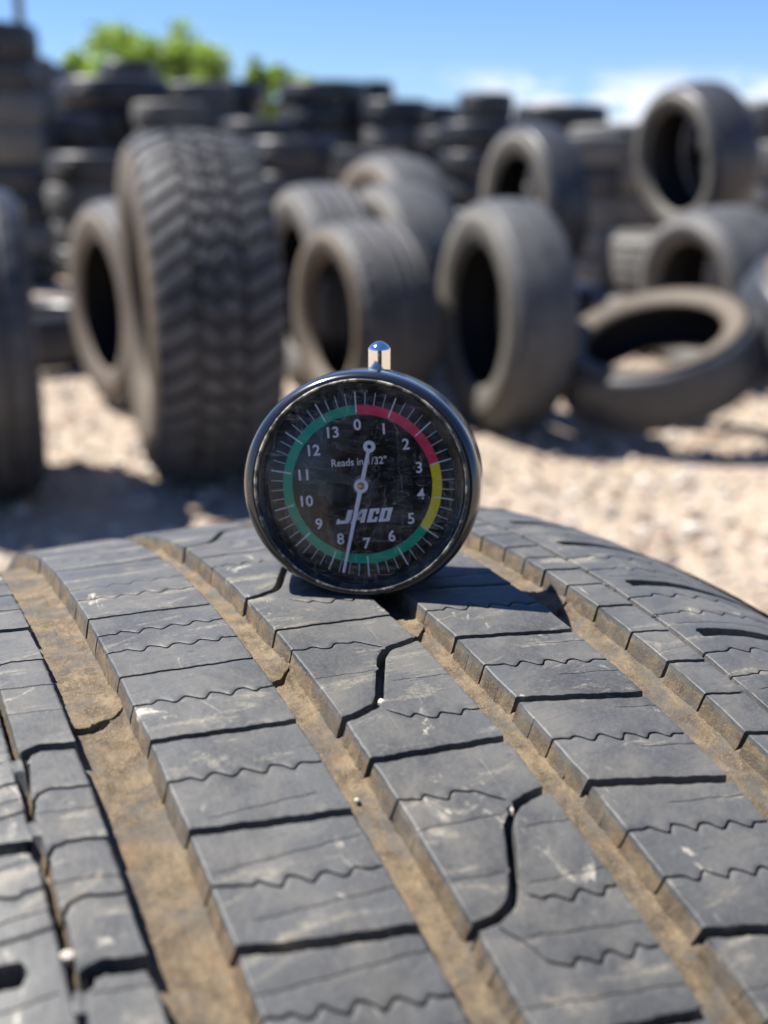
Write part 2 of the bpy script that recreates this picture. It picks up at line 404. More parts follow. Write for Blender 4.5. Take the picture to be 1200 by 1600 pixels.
# first inner rib
e1 = (36.5, 62.3)
def ln(a, b, e): return [(e[0], a), (e[1], b)]
p1 = [hair([(37.8, 41.2), (62.3, 37.8)]), wave(ln(27.5, 24.0, e1), 0.3, 2), wave(ln(19.0, 15.2, e1)), slot(ln(6.3, 2.8, e1), 0.8),
      wave(ln(-3.2, -6.2, e1)), wave(ln(-11.8, -15.2, e1), ph=.3), slot([(36.5, -22.6), (44, -23.4), (62.3, -25.2)], 0.6, 3),
      wave(ln(-33.0, -36.5, e1), ph=.1), slot(ln(-44.8, -48.4, e1), 1.0), wave(ln(-56.0, -60.4, e1), ph=.5),
      hair([(40.0, -66.3), (58.5, -67.0)], .2), slot([(36.5, -68.2), (46.8, -70.2), (62.3, -72.9)], 1.1),
      hair([(37.2, -77.4), (61.2, -77.8)], .2), wave([(36.5, -79.4), (42.5, -81.6), (62.3, -84.9)], a=43, ph=.2),
      hair([(40, -87.4), (62.3, -89.0)], .2), slot([(36.5, -91.1), (44, -93.2), (62.3, -96.8)], 1.2),
      hair(ln(-98.6, -100.4, e1), .22), wave(ln(-102.0, -107.8, e1), ph=.4), hair(ln(-108.6, -112.0, e1)), slot(ln(-114.0, -119.8, e1), 1.2)]
f1 = [slot(ln(s + 1.7, s - 1.7, e1), 0.8) if i % 2 == 0 else wave(ln(s + 1.5, s - 1.9, e1)) for i, s in enumerate(range(118, 44, -12))] + p1 + shift(p1[9:20], -67.5)
f1 = [f for f in f1 if min(q[1] for q in f['pts']) > SMIN + 3]
strip(*e1, f1, SMAX, SMIN, wall=(1, 1), seed=1)
# central rib with the zig-zag slots
e2 = (70.2, 95.4)
def zslot(s, flip=0): return slot([(70.2, s - .3), (73.5, s), (77.6, s + 1.6), (79.6, s + 4.2), (85.6, s + 16.2), (88.4, s + 18.6), (91, s + 19.2), (95.4, s + 20.0)], 1.15, 4.2)
q1 = [slot(ln(-16.2, -18.8, e2), 0.8), wave([(70.2, -25.4), (77, -26.8), (83, -26.9), (87.6, -31.0)], a=73, b=82, lam=5.5, amp=.8),
      hair([(70.2, -37.0), (83, -38.5)]), zslot(-50.6), hair([(83.8, -42.9), (95.4, -44.8)]),
      wave([(78.6, -51.4), (81.8, -54.4), (87.2, -56.0), (95.4, -56.8)], a=82, b=92.5), slot(ln(-63.0, -65.8, e2), 1.1),
      wave([(70.2, -73.2), (77.2, -75.0), (83, -75.4), (87.6, -79.3)], a=74, b=82, lam=5.0, amp=.8), hair([(70.2, -80.4), (85.8, -81.8)], .2),
      hair([(70.8, -91.0), (80.2, -92.4)], .2), zslot(-99.2), hair([(87.2, -85.4), (95.4, -86.6)], .2), hair([(81.6, -95.4), (95.4, -96.8)], .2),
      wave([(80.6, -97.2), (84, -99.2), (89, -99.8), (95.4, -100.4)], a=83, b=93),
      hair([(76.2, -103.4), (95.4, -107.2)], .2), wave([(73.4, -100.4), (76, -104.2), (77.6, -108.2), (79.8, -109.4), (95.4, -111.4)], a=81, b=93),
      hair(ln(-113.0, -117.8, e2), .2), slot(ln(-118.6, -122.4, e2), 1.1)]
f2 = [slot(ln(96, 93.4, e2), .8), wave(ln(84, 81, e2)), zslot(52.5), wave([(78.6, 51.6), (87.2, 47.2), (95.4, 46.4)], a=82, b=93), slot(ln(37.0, 34.4, e2), .8),
      wave([(70.2, 27.6), (83, 26), (87.6, 21.8)], a=73, b=82), zslot(2.4), wave([(78.6, -2.4), (81.8, -5.6), (87.2, -7.4), (95.4, -8.6)], a=82, b=92.5)] + q1 + \
     [zslot(-152), wave([(78.6, -153), (87.2, -157.4), (95.4, -158)], a=82, b=92.5), slot(ln(-168, -171, e2), 1.1)]
strip(*e2, f2, SMAX, SMIN, wall=(1, 1), seed=2, du=0.26)
# third rib
e3 = (103.4, 128.6)
p3 = [hair([(112, -4.9), (128.6, -7.6)]), slot(ln(-8.2, -14.8, e3), .8), wave(ln(-20.0, -25.6, e3)), slot(ln(-33.0, -39.0, e3), 1.0), hair([(117, -40.9), (128.6, -43.4)]),
      wave(ln(-44.6, -51.0, e3), ph=.4), hair([(115.5, -52.4), (128.6, -55.2)]), slot(ln(-56.5, -63.5, e3), 1.15), hair([(120, -65.0), (128.6, -67.2)]),
      wave(ln(-69.0, -75.6, e3), ph=.15), hair([(118, -76.0), (128.6, -78.6)]), slot(ln(-80.6, -88.0, e3), 1.2), hair([(114, -89.0), (128.6, -92.0)]),
      wave(ln(-91.8, -98.2, e3), ph=.3), wave(ln(-101.8, -108.0, e3), ph=.6), slot(ln(-112.0, -119.0, e3), 1.2), hair(ln(-121.6, -127.0, e3)),
      wave(ln(-126.5, -133.0, e3))]
f3 = [slot(ln(s + 3, s - 3, e3), .8) if i % 2 == 0 else wave(ln(s + 3, s - 3, e3)) for i, s in enumerate(range(114, 8, -12))] + p3 + shift(p3[7:], -80)
f3 = [f for f in f3 if min(q[1] for q in f['pts']) > SMIN + 3]
strip(*e3, f3, SMAX, SMIN, wall=(1, 1), seed=3)
# right shoulder: small inner blocks, thin joint, long outer blocks
e4 = (140.2, 148.6); f4 = []
for i, s in enumerate([109, 97, 86, 74, 63, 51, 40, 28.5, 17, 6, -3, -11.9, -21.2, -32.8, -44.9, -56.8, -68.4, -80.4, -92, -103.6, -115, -127, -138, -150, -161, -172]):
    f4.append(slot(ln(s + 1, s - 1.2, e4), .9 if i % 2 else .6, 3.5))
strip(*e4, f4, SMAX, SMIN, wall=(1, 1), seed=4)
e5 = (149.8, 198.0); f5 = []
for i in range(12):
    s = 103 - 25.2 * i
    if i == 4: s = 4.6
    if i == 5: s = -23.6
    if i == 6: s = -48.2
    f5 += [wave([(149.8, s + 17.5), (186, s + 16)], a=156, b=178, lam=6.5), wave([(149.8, s + 9), (188, s + 7.6)], a=157, b=180, lam=6.5, w=.36), hair([(152, s + 4), (180, s + 3)]),
           slot([(154.5, s), (167, s - 1.2), (176, s - 2.2), (198, s - 4)], 2.2, 4.5)]
f5 = [f for f in f5 if SMIN + 4 < min(q[1] for q in f['pts']) and max(q[1] for q in f['pts']) < SMAX - 3]
strip(*e5, f5, SMAX, SMIN, wall=(1, 0), seed=5, du=0.45)
# left shoulder
e6 = (15.5, 24.8); f6 = []
for s, w_, d_ in [(103, .9, 3.5), (90, .5, 3), (78, .9, 3.5), (66, .5, 3), (54, .9, 3.5), (44, .5, 3), (33, .9, 3.5), (21, .5, 3), (8.3, 1.3, 4), (-8.3, .5, 3), (-18.6, .3, 2), (-28, .2, 1), (-40.2, 1.4, 4), (-51.5, .5, 3), (-56.5, .18, .6), (-64.2, .6, 3), (-71.4, .2, .7), (-75.5, .5, 3), (-88.0, 1.7, 4), (-91.2, .2, .7), (-100, .5, 3), (-112, 1.2, 4), (-124, .5, 3), (-136, 1.2, 4), (-148, .5, 3), (-160, 1.2, 4), (-172, .5, 3)]:
    f6.append(slot([(15.5, s - 1.6), (16.8, s + .4), (19, s + .9), (24.8, s - .7)] if w_ > .45 else [(15.5, s + .9), (24.8, s - 1.1)], w_, d_))
strip(*e6, f6, SMAX, SMIN, wall=(1, 1), seed=6)
e7 = (-33.0, 14.1); f7 = []
for i in range(12):
    s = 108 - 24.0 * i
    f7 += [slot([(-33, s + 3), (4, s + .8), (9.4, s)] if i % 2 == 0 else [(-33, s + 2), (8, s - .4), (14.1, s - 2.6)], 2.6 if i % 2 == 0 else 1.7, 4.5), hair([(-20, s - 4), (13, s - 5)], .25), wave([(-20, s - 9), (14.1, s - 10.8)], a=-14, b=11, lam=6.5),
           hair([(-20, s - 14), (14.1, s - 15)], .25), wave([(-18, s - 17.5), (14.1, s - 18.4)], a=-14, b=6, lam=6.5, w=.4)]
f7 = [f for f in f7 if SMIN + 4 < min(q[1] for q in f['pts']) and max(q[1] for q in f['pts']) < SMAX - 3]
strip(*e7, f7, SMAX, SMIN, wall=(0, 1), seed=7, du=0.45)
# groove floors, caked with earth; each keeps low wear bars
def floor_base(uL, uR, d, bars, segs=None):
    def fn(U, S):
        e = np.minimum(U - uL, uR - U)
        h = -d + 1.5 * np.exp(-np.maximum(e - .6, 0) / 0.8) + 0.16 * np.sin(S * .37 + U * .5) * np.sin(S * .11 + 1) + .07 * np.sin(S * 1.3 + U * 1.1)
        if segs is not None:
            o = 0
            for a_, b_ in segs: o = np.maximum(o, sstep(S, a_ - .6, a_ + .6) * (1 - sstep(S, b_ - .6, b_ + .6)))
            h = -d * o - .14 * (1 - o)
        for b in bars: h = h + 1.1 * sstep(S, b - .25, b + .25) * (1 - sstep(S, b + 7, b + 15))
        return h
    return fn
def seg_grime(segs):
    def fn(U, S):
        o = 0
        for a_, b_ in segs: o = np.maximum(o, sstep(S, a_ - .6, a_ + .6) * (1 - sstep(S, b_ - .6, b_ + .6)))
        return .5 * o
    return fn
def crack(pts, w=.7, d=1.4): return [slot(pts, w, d)]
SEG_L = [(q + 48 * n, q2 + 48 * n) for n in range(-3, 3) for q, q2 in ((-40.6, -14.5), (-56.5, -46))]
SEG_R = [(-9, 100), (-20, -12.5), (-39, -24), (-66, -43), (-90, -72), (-130, -96), (-175, -140)]
for (a, b, bars, cr, d, sg) in ((24.8, 36.5, (-31, 60, -140), [(24.6, -30.4), (29, -31.2), (33.4, -30.0), (36.7, -26.5)], 5.0, None), (62.3, 70.2, (-29.6, 70, -150), [(62, -30.4), (66.5, -29.6), (70.5, -25)], 4.9, None),
                          (95.4, 103.4, (-24, 60, -140), [(95, -23), (99.4, -24.6), (103.8, -20)], 4.9, None), (128.6, 140.2, (-24.5, 60, -140), [(128, -24), (134, -25), (140.8, -21)], 5.0, None),
                          (148.6, 149.8, (), [(148.4, -40), (150, -40.4)], 3.0, SEG_R), (14.1, 15.5, (), [(13.9, -64), (15.6, -64.4)], 3.6, SEG_L)):
    strip(a - 0.9, b + 0.9, crack(cr), SMAX, SMIN, du=0.45, base=floor_base(a - 0.9, b + 0.9, d, bars, sg), grime=1.0 if sg is None else seg_grime(sg), seed=int(a), bevel=0, step=0.8)
# the rest of the round: plain ribs and grooves out of the camera's sight
ug = []
for a, b, lo in ((-33, 14.1, 0), (14.1, 15.5, -2.4), (15.5, 24.8, 0), (24.8, 36.5, -5), (36.5, 62.3, 0), (62.3, 70.2, -5), (70.2, 95.4, 0), (95.4, 103.4, -5), (103.4, 128.6, 0), (128.6, 140.2, -5), (140.2, 148.6, 0), (148.6, 149.8, -2.6), (149.8, 198, 0)):
    for q in np.linspace(a + .03, b - .03, 2 if lo else 7): ug.append((q, lo))
ug = np.array(ug); sa = np.linspace(SMAX, SMIN + 2 * math.pi * TR, 420)
S, U = np.meshgrid(sa, ug[:, 0], indexing='ij'); H = np.broadcast_to(ug[:, 1], S.shape) - 3.0 * ((S % 24 < 1.6) & (ug[:, 1] == 0)[None, :] & (np.abs(U - UC) > 60))
TREAD.add(tire_pt(S, U, H).reshape(-1, 3), grid_faces(len(sa), len(ug)), grime=(H < -1).astype(float).reshape(-1) * .9)

front_tire = empty('tire', (-0.0184, 0.2264, 0.0), (0, 0, R_(25.94)), 'worn grey road tire in front with brown earth in its grooves, carrying the round gauge', 'tire')
link('tread', TREAD.mesh('front_tread', sharp=38), M_FRONT, front_tire)
for sg in (-1, 1):
    prof = [(115.5, 314.0), (118.5, 311), (121, 303), (124, 288), (125, 270), (122, 250), (115, 232), (108, 221), (103, 216), (97, 214.5), (95, 219), (99, 232), (112, 262), (112, 290), (90, 312), (0, 316)]
    V, F = lathe_x([(sg * x * .001, r * .001) for x, r in prof], 160)
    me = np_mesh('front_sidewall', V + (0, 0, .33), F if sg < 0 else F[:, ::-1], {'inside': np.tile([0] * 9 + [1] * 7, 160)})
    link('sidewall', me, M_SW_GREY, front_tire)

# ------------------------------------------------------------------ the dial gauge standing on the tread
M_BLK = NT('scuffed_black_plastic')
_f = M_BLK.noise(420, 6, .7); _g = M_BLK.noise(90, 5, .6)
M_BLK.set(Base_Color=M_BLK.mix(M_BLK.math('MULTIPLY', M_BLK.ramp(_f, [(.60, 0.), (.72, 1.)]), .12), (.008, .008, .009), (.22, .20, .17)), Roughness=M_BLK.mix(_g, (.20,) * 3, (.40,) * 3))
_b = M_BLK.bump(_f, .15, .0002); M_BLK.l(_b.outputs[0], M_BLK.b.inputs['Normal']); M_BLK.b.inputs['Coat Weight'].default_value = .95; M_BLK.b.inputs['Coat IOR'].default_value = 1.62; M_BLK.b.inputs['Specular IOR Level'].default_value = .25; M_BLK.b.inputs['Coat Roughness'].default_value = .15; M_BLK = M_BLK.m
k = NT('worn_rim')
_f = k.noise(300, 6, .7)
k.set(Base_Color=k.mix(k.ramp(_f, [(.48, 0.), (.63, 1.)]), (.02, .02, .02), (.44, .40, .32)), Roughness=.6); M_RIM = k.m
k = NT('dial_black'); _f = k.noise(500, 6, .75)
k.set(Base_Color=k.mix(k.math('MULTIPLY', k.ramp(_f, [(.5, 0.), (.75, 1.)]), .25), (.010, .0098, .0095), (.045, .038, .03)), Roughness=.6); k.b.inputs['Specular IOR Level'].default_value = .08; M_DIAL = k.m
M_WHITE = simple('printed_white', (.82, .82, .86), .6, spec=.15, vary=.1, scale=900)
M_NEEDLE = simple('needle_white', (.84, .84, .90), .45)
M_RED = simple('printed_red', (.80, .035, .11), .6, spec=.1); M_YEL = simple('printed_yellow', (.88, .72, .02), .6, spec=.1); M_GRN = simple('printed_green', (.006, .38, .22), .6, spec=.1)
M_BRASS = simple('brass', (.45, .28, .12), .35, 1.0)
M_CHROME = simple('chrome', (.80, .79, .78), .06, 1.0)
k = NT('scratched_clear_plastic')
tr = k.n('ShaderNodeBsdfTransparent'); gl = k.n('ShaderNodeBsdfGlossy'); gl.inputs['Roughness'].default_value = .045
fr = k.n('ShaderNodeFresnel'); fr.inputs['IOR'].default_value = 1.27
mx = k.n('ShaderNodeMixShader'); k.l(fr.outputs[0], mx.inputs[0]); k.l(tr.outputs[0], mx.inputs[1]); k.l(gl.outputs[0], mx.inputs[2])
df = k.n('ShaderNodeBsdfDiffuse'); df.inputs['Color'].default_value = (.75, .72, .66, 1); mx2 = k.n('ShaderNodeMixShader')
d1 = k.math('MULTIPLY', k.ramp(k.noise(1500, 3, .6), [(.62, 0.), (.72, 1.)]), .08)
d2 = k.math('MULTIPLY', k.ramp(k.noise(140, 6, .7), [(.45, 0.), (.75, 1.)]), .055)
s1 = k.math('ABSOLUTE', k.math('SUBTRACT', k.noise(170, 2, .4, stretch=(.35, 1, 2.6), dist=.5), .5))
s2 = k.math('ABSOLUTE', k.math('SUBTRACT', k.noise(150, 2, .4, stretch=(2.2, 1, .4), dist=.7), .47))
d3 = k.math('MULTIPLY', k.math('ADD', k.ramp(s1, [(0., 1.), (.006, 0.)]), k.ramp(s2, [(0., 1.), (.005, 0.)])), .13)
k.l(k.math('ADD', k.math('ADD', d1, d2), d3, clamp=True), mx2.inputs[0]); k.l(mx.outputs[0], mx2.inputs[1]); k.l(df.outputs[0], mx2.inputs[2]); k.l(mx2.outputs[0], k.out.inputs['Surface'])
M_LENS = k.m

GZ = 0.0246
LEAN = R_(-9.0)        # it leans back a little
_rot = Matrix.Rotation(R_(-5.5), 3, 'Z') @ Matrix.Rotation(LEAN, 3, 'X')
_base = Vector((-0.0052, 0.2268, 0.6598 + 0.0246)) - _rot @ Vector((0, 0, GZ))
gauge = empty('dial_gauge', _base, (LEAN, 0, R_(-5.5)), 'round black dial gauge with white needle and chrome plunger standing on the worn tire tread', 'gauge')
def gput(name, V, F, mat, parent=gauge, dz=GZ, flat=False, **kw):
    V = np.array(V, dtype=float) + (0, 0, dz)
    if name == 'body':
        rr = np.hypot(V[:, 0], V[:, 2] - dz); V[:, 0] *= 1 + .032 * np.clip((rr - .0236) / .0015, 0, 1); V[:, 2] = dz + (V[:, 2] - dz) * (1 - .012 * np.clip((rr - .0236) / .0015, 0, 1))
    if flat:                                            # flat underside, level with the tread
        lim = (0.6602 - _base.z - V[:, 1] * math.sin(LEAN)) / math.cos(LEAN)
        V[:, 2] = np.maximum(V[:, 2], lim)
    return link(name, np_mesh(name, V, F, **kw), mat, parent)
mm = lambda p: [(a * .001, b * .001) for a, b in p]
V, F = lathe_y(mm([(0, 22), (18, 22), (23.5, 21.6), (24.6, 21.0), (25.2, 20.2), (25.55, 18.6), (25.75, 15), (25.75, 10), (25.6, 6), (25.4, 3.2), (25.15, 1.7), (24.7, .7), (24.2, .25), (23.6, .1), (23.2, .3), (22.9, 1.5), (22.5, 4.4), (0, 4.6)]), 160)
body = gput('body', V, F, M_BLK, flat=True, sharp=50)
V, F = lathe_y(mm([(23.45, .4), (23.42, -.1), (23.25, -.38), (22.95, -.38), (22.78, -.1), (22.75, .9), (23.45, .4)]), 160)
gput('rim', V, F, M_RIM)
V, F = lathe_y(mm([(22.5, 4.2), (22.5, 3.9), (22.1, 3.75), (0, 3.75)]), 128)
dial = gput('dial', V, F, M_DIAL)
V, F = lathe_y(mm([(0, -.3), (6, -.22), (12, .02), (17, .38), (20.2, .70), (20.6, .95), (20.95, .55), (21.3, .45), (21.6, .8), (21.9, .9), (22.3, .5), (22.72, .2), (22.72, 1.2), (21.0, 1.35), (17, 1.1), (12, .72), (6, .48), (0, .4)]), 160)
gput('lens', V, F, M_LENS)
DROT = R_(5.2)         # the dial sits turned a little anticlockwise
DY = .00375
def pol(r, deg): a = R_(deg) - DROT; return (r * math.sin(a) * .001, r * math.cos(a) * .001)
def band(name, a0, a1, mat):
    n = max(8, int((a1 - a0) / 2)); V = []
    for i in range(n + 1):
        a = a0 + (a1 - a0) * i / n
        for r in (15.55, 17.65):
            x, z = pol(r, a); V.append((x, DY - .00006, z))
    return gput(name, V, grid_faces(n + 1, 2, flip=True), mat, dial, 0 + GZ)
UNIT = 360 / 14
for nm, a, b, m in (('color_band', 0, 3, M_RED), ('color_band', 3, 5, M_YEL), ('color_band', 5, 14, M_GRN)): band(nm, a * UNIT, b * UNIT, m)
V = []; F = []
def quad2(pts, y):
    i = len(V); V.extend((x, y, z) for x, z in pts); F.append([i, i + 1, i + 2, i + 3])
for i in range(56):
    deg = i * UNIT / 4; major = i % 4 == 0; a = R_(deg) - DROT
    r0, r1, hw = (16.0, 20.5, .135) if major else (17.65, 20.4, .062)
    c, s = math.cos(a), math.sin(a); pts = []
    for r, h in ((r0, -hw), (r1, -hw), (r1, hw), (r0, hw)): pts.append(((r * s + h * c) * .001, (r * c - h * s) * .001))
    quad2(pts, DY - .00013)
gput('tick_marks', V, [f[::-1] for f in F], M_WHITE, dial)
def text_mesh(txt, size, x, z, rot, y, bold=0.0, sx=1.0):
    cu = bpy.data.curves.new('lettering', 'FONT'); cu.body = txt; cu.size = size * .001; cu.align_x = 'CENTER'; cu.align_y = 'CENTER'; cu.offset = bold * .001; cu.resolution_u = 4
    o = bpy.data.objects.new('lettering', cu); COL.objects.link(o)
    dg = bpy.context.evaluated_depsgraph_get(); me = bpy.data.meshes.new_from_object(o.evaluated_get(dg))
    bpy.data.objects.remove(o); bpy.data.curves.remove(cu)
    me.transform(Matrix.Translation((x, y, z)) @ Matrix.Rotation(-rot, 4, 'Y') @ Matrix.Rotation(R_(90), 4, 'X') @ Matrix.Diagonal((sx, 1, 1, 1)))
    return me
def join(name, meshes, mat, parent, dz=GZ):
    bm = bmesh.new()
    for m in meshes: bm.from_mesh(m); bpy.data.meshes.remove(m)
    bmesh.ops.translate(bm, verts=bm.verts, vec=(0, 0, dz))
    me = bpy.data.meshes.new(name); bm.to_mesh(me); bm.free(); me.materials.clear()
    return link(name, me, mat, parent)
NUMS = []
for i in range(14):
    x, z = pol(13.2, i * UNIT)
    NUMS.append(text_mesh(str(i), 3.35, x, z, DROT, DY - .00010, .055, 1.0))
join('numerals', NUMS, M_WHITE, dial)
x, z = pol(5.1, 0)
join('lettering', [text_mesh('Reads in 1/32"', 2.3, x - .0003, z, DROT, DY - .00010, .022, .93)], M_WHITE, dial)
# slanted block capitals under the pivot
def logo():
    def P(*pts): return list(pts)
    G = [ # (x, y) on a 0..1 high box, before the slant
        P((.62, 1), (1.02, 1), (1.02, .28), (.88, 0), (0, 0), (.0, .36), (.16, .36), (.22, .24), (.62, .24)),                # J
        P((1.04, 0), (1.62, 1), (1.78, 1), (1.78, .80), (1.36, 0)), P((1.78, 0), (1.78, 1), (2.10, 1), (2.10, 0)), P((1.475, .22), (1.585, .43), (1.78, .43), (1.78, .22)),                          # A
        P((2.28, 0), (2.28, 1), (3.02, 1), (3.02, .60), (2.80, .60), (2.80, .80), (2.62, .80), (2.62, .20), (2.80, .20), (2.80, .36), (3.02, .36), (3.02, 0)),  # C
        P((3.16, 0), (3.16, 1), (3.98, 1), (3.98, 0), (3.16, 0), (3.48, .20), (3.66, .20), (3.66, .80), (3.48, .80), (3.48, .20))]        # O, cut open along its corner
    bm = bmesh.new(); h = 3.0; wd = 3.0
    x0, z0 = pol(6.9, 180); c, s = math.cos(DROT), math.sin(DROT)
    for g in G:
        vs = []
        for px, py in g:
            X = (px - 1.99) * wd + (py - .5) * h * .34; Z = (py - .5) * h
            vs.append(bm.verts.new(((X * c - Z * s) * .001 + x0, DY - .00010, (X * s + Z * c) * .001 + z0)))
        es = [bm.edges.new((vs[i], vs[(i + 1) % len(vs)])) for i in range(len(vs))] if len(g) != 10 else None
        if es: bmesh.ops.triangle_fill(bm, edges=es, use_beauty=True)
        else:
            o, i = [vs[0], vs[1], vs[2], vs[3]], [vs[5], vs[8], vs[7], vs[6]]
            for q in range(4): bm.faces.new((o[q], o[(q + 1) % 4], i[(q + 1) % 4], i[q]))
            bm.verts.remove(vs[4]); bm.verts.remove(vs[9])
    me = bpy.data.meshes.new('logo'); bm.to_mesh(me); bm.free(); return me
join('logo', [logo()], M_WHITE, dial)
# needle: tail eye, hub ring, tapered pointer
NA = R_(180 + 10.8)    # clockwise from top
def ring(ro, ri, cx, cz, y0, y1, n=40):
    pts = [(ri, y1), (ri, y0), (ro, y0), (ro, y1)]
    V, F = lathe_y(mm(pts), n); return V + (cx, 0, cz), F
NB = Batch(); c, s = math.cos(NA), math.sin(NA)
def npt(r, h, y): return ((r * s + h * c) * .001, y, (r * c - h * s) * .001)
def bar(r0, r1, h0, h1, y0, y1):
    v = [npt(r, h, y) for y in (y0, y1) for r, h in ((r0, -h0), (r1, -h1), (r1, h1), (r0, h0))]
    NB.add(np.array(v), np.array([[0, 1, 2, 3], [7, 6, 5, 4], [0, 4, 5, 1], [1, 5, 6, 2], [2, 6, 7, 3], [3, 7, 4, 0]]))
NY0, NY1 = .0021, .00245
bar(1.2, 19.9, .50, .27, NY0, NY1); bar(-7.6, -1.2, .36, .48, NY0, NY1)
V, F = ring(1.55, .80, 0, 0, (NY0 - .0003) * 1000, NY1 * 1000); NB.add(V, F)
e = npt(-8.8, 0, 0); V, F = ring(1.32, .50, e[0], e[2], NY0 * 1000, NY1 * 1000); NB.add(V, F)
needle = link('needle', NB.mesh('needle', smooth=False), M_NEEDLE, gauge, Matrix.Translation((0, 0, GZ)))
V, F = lathe_y(mm([(0, 1.75), (.55, 1.75), (.8, 1.9), (.8, 4.0)]), 32); V = V + (0, 0, GZ)
link('pivot_pin', np_mesh('pivot_pin', V, F), M_BRASS, needle).matrix_local = Matrix.Translation((0, 0, -GZ))
V, F = lathe_y(mm([(2.3, 3.75), (2.3, 3.5), (2.0, 3.3), (.6, 3.3)]), 40); gput('hub_washer', V, F, M_RIM, dial)
def lathe_z(prof, n=48):
    V, F = lathe_y(prof, n); return V[:, [0, 2, 1]], F[:, ::-1]
V, F = lathe_z(mm([(0, 57.35), (.5, 57.28), (1.0, 57.08), (1.6, 56.7), (2.1, 56.25), (2.4, 55.85), (2.49, 55.6), (2.5, 55.4), (2.5, 54), (2.5, 50.0), (2.5, 48.5), (2.5, 47.5)]), 64)
link('plunger', np_mesh('plunger', V - (0, 0, .0517), F, sharp=24), M_CHROME, gauge, Matrix.Translation((.0028, .0105, .0505)) @ Matrix.Rotation(-LEAN, 4, 'X'))
V, F = lathe_z(mm([(3.0, 49.75), (3.0, 49.3), (3.6, 48.4)]), 48)
link('plunger_collar', np_mesh('plunger_collar', V + (.0028, .0105, 0), F), M_BLK, gauge)
V, F = lathe_z(mm([(2.2, 5), (2.2, -2.0), (1.9, -2.6), (0, -2.6)]), 40)
link('probe', np_mesh('probe', V + (.0026, .0108, 0), F), M_BLK, gauge)
bm = bmesh.new(); bmesh.ops.create_cube(bm, size=1, matrix=Matrix.Translation((0, .0115, .0026)) @ Matrix.Diagonal((.020, .014, .0016, 1)))
bmesh.ops.bevel(bm, geom=bm.edges[:], offset=.0006, segments=2, affect='EDGES'); me = bpy.data.meshes.new('foot'); bm.to_mesh(me); bm.free()
link('foot', me, M_BLK, gauge)

# small stones caught in the grooves of the front tire
M_PEB = simple('pale_stone', (.42, .37, .31), .85, vary=.3, scale=900)
def pebble(u, s, h, size, label):
    bm = bmesh.new(); bmesh.ops.create_icosphere(bm, subdivisions=2, radius=1.0); r = random.Random(int(u * 7))
    for v in bm.verts: v.co *= 1 + (r.random() - .5) * .3
    me = bpy.data.meshes.new('pebble'); bm.to_mesh(me); bm.free()
    o = link('pebble', me, M_PEB); p = tire_pt(np.array(s), np.array(u), np.array(h))
    o.location = front_tire.location + Matrix.Rotation(R_(25.94), 3, 'Z') @ Vector(p); o.scale = [q * .001 for q in size]; o.rotation_euler = (.4, .3, r.random() * 3)
    tag(o, label, 'pebble')
pebble(79.4, -48.0, -.9, (1.0, .9, .9), 'tiny white pebble jammed in the zigzag slot just below the gauge')
pebble(14.9, -83.5, -.6, (1.2, 1.0, .9), 'rounded white pebble wedged in the thin joint at the left shoulder of the front tire')
pebble(87.3, -80.6, -.7, (.55, 1.3, .7), 'thin white stone sliver stuck upright in the upper corner of the lower zigzag slot')
pebble(66.0, -67.0, -4.3, (.5, .5, .4), 'glinting speck of stone lying on the earth of the central left groove')

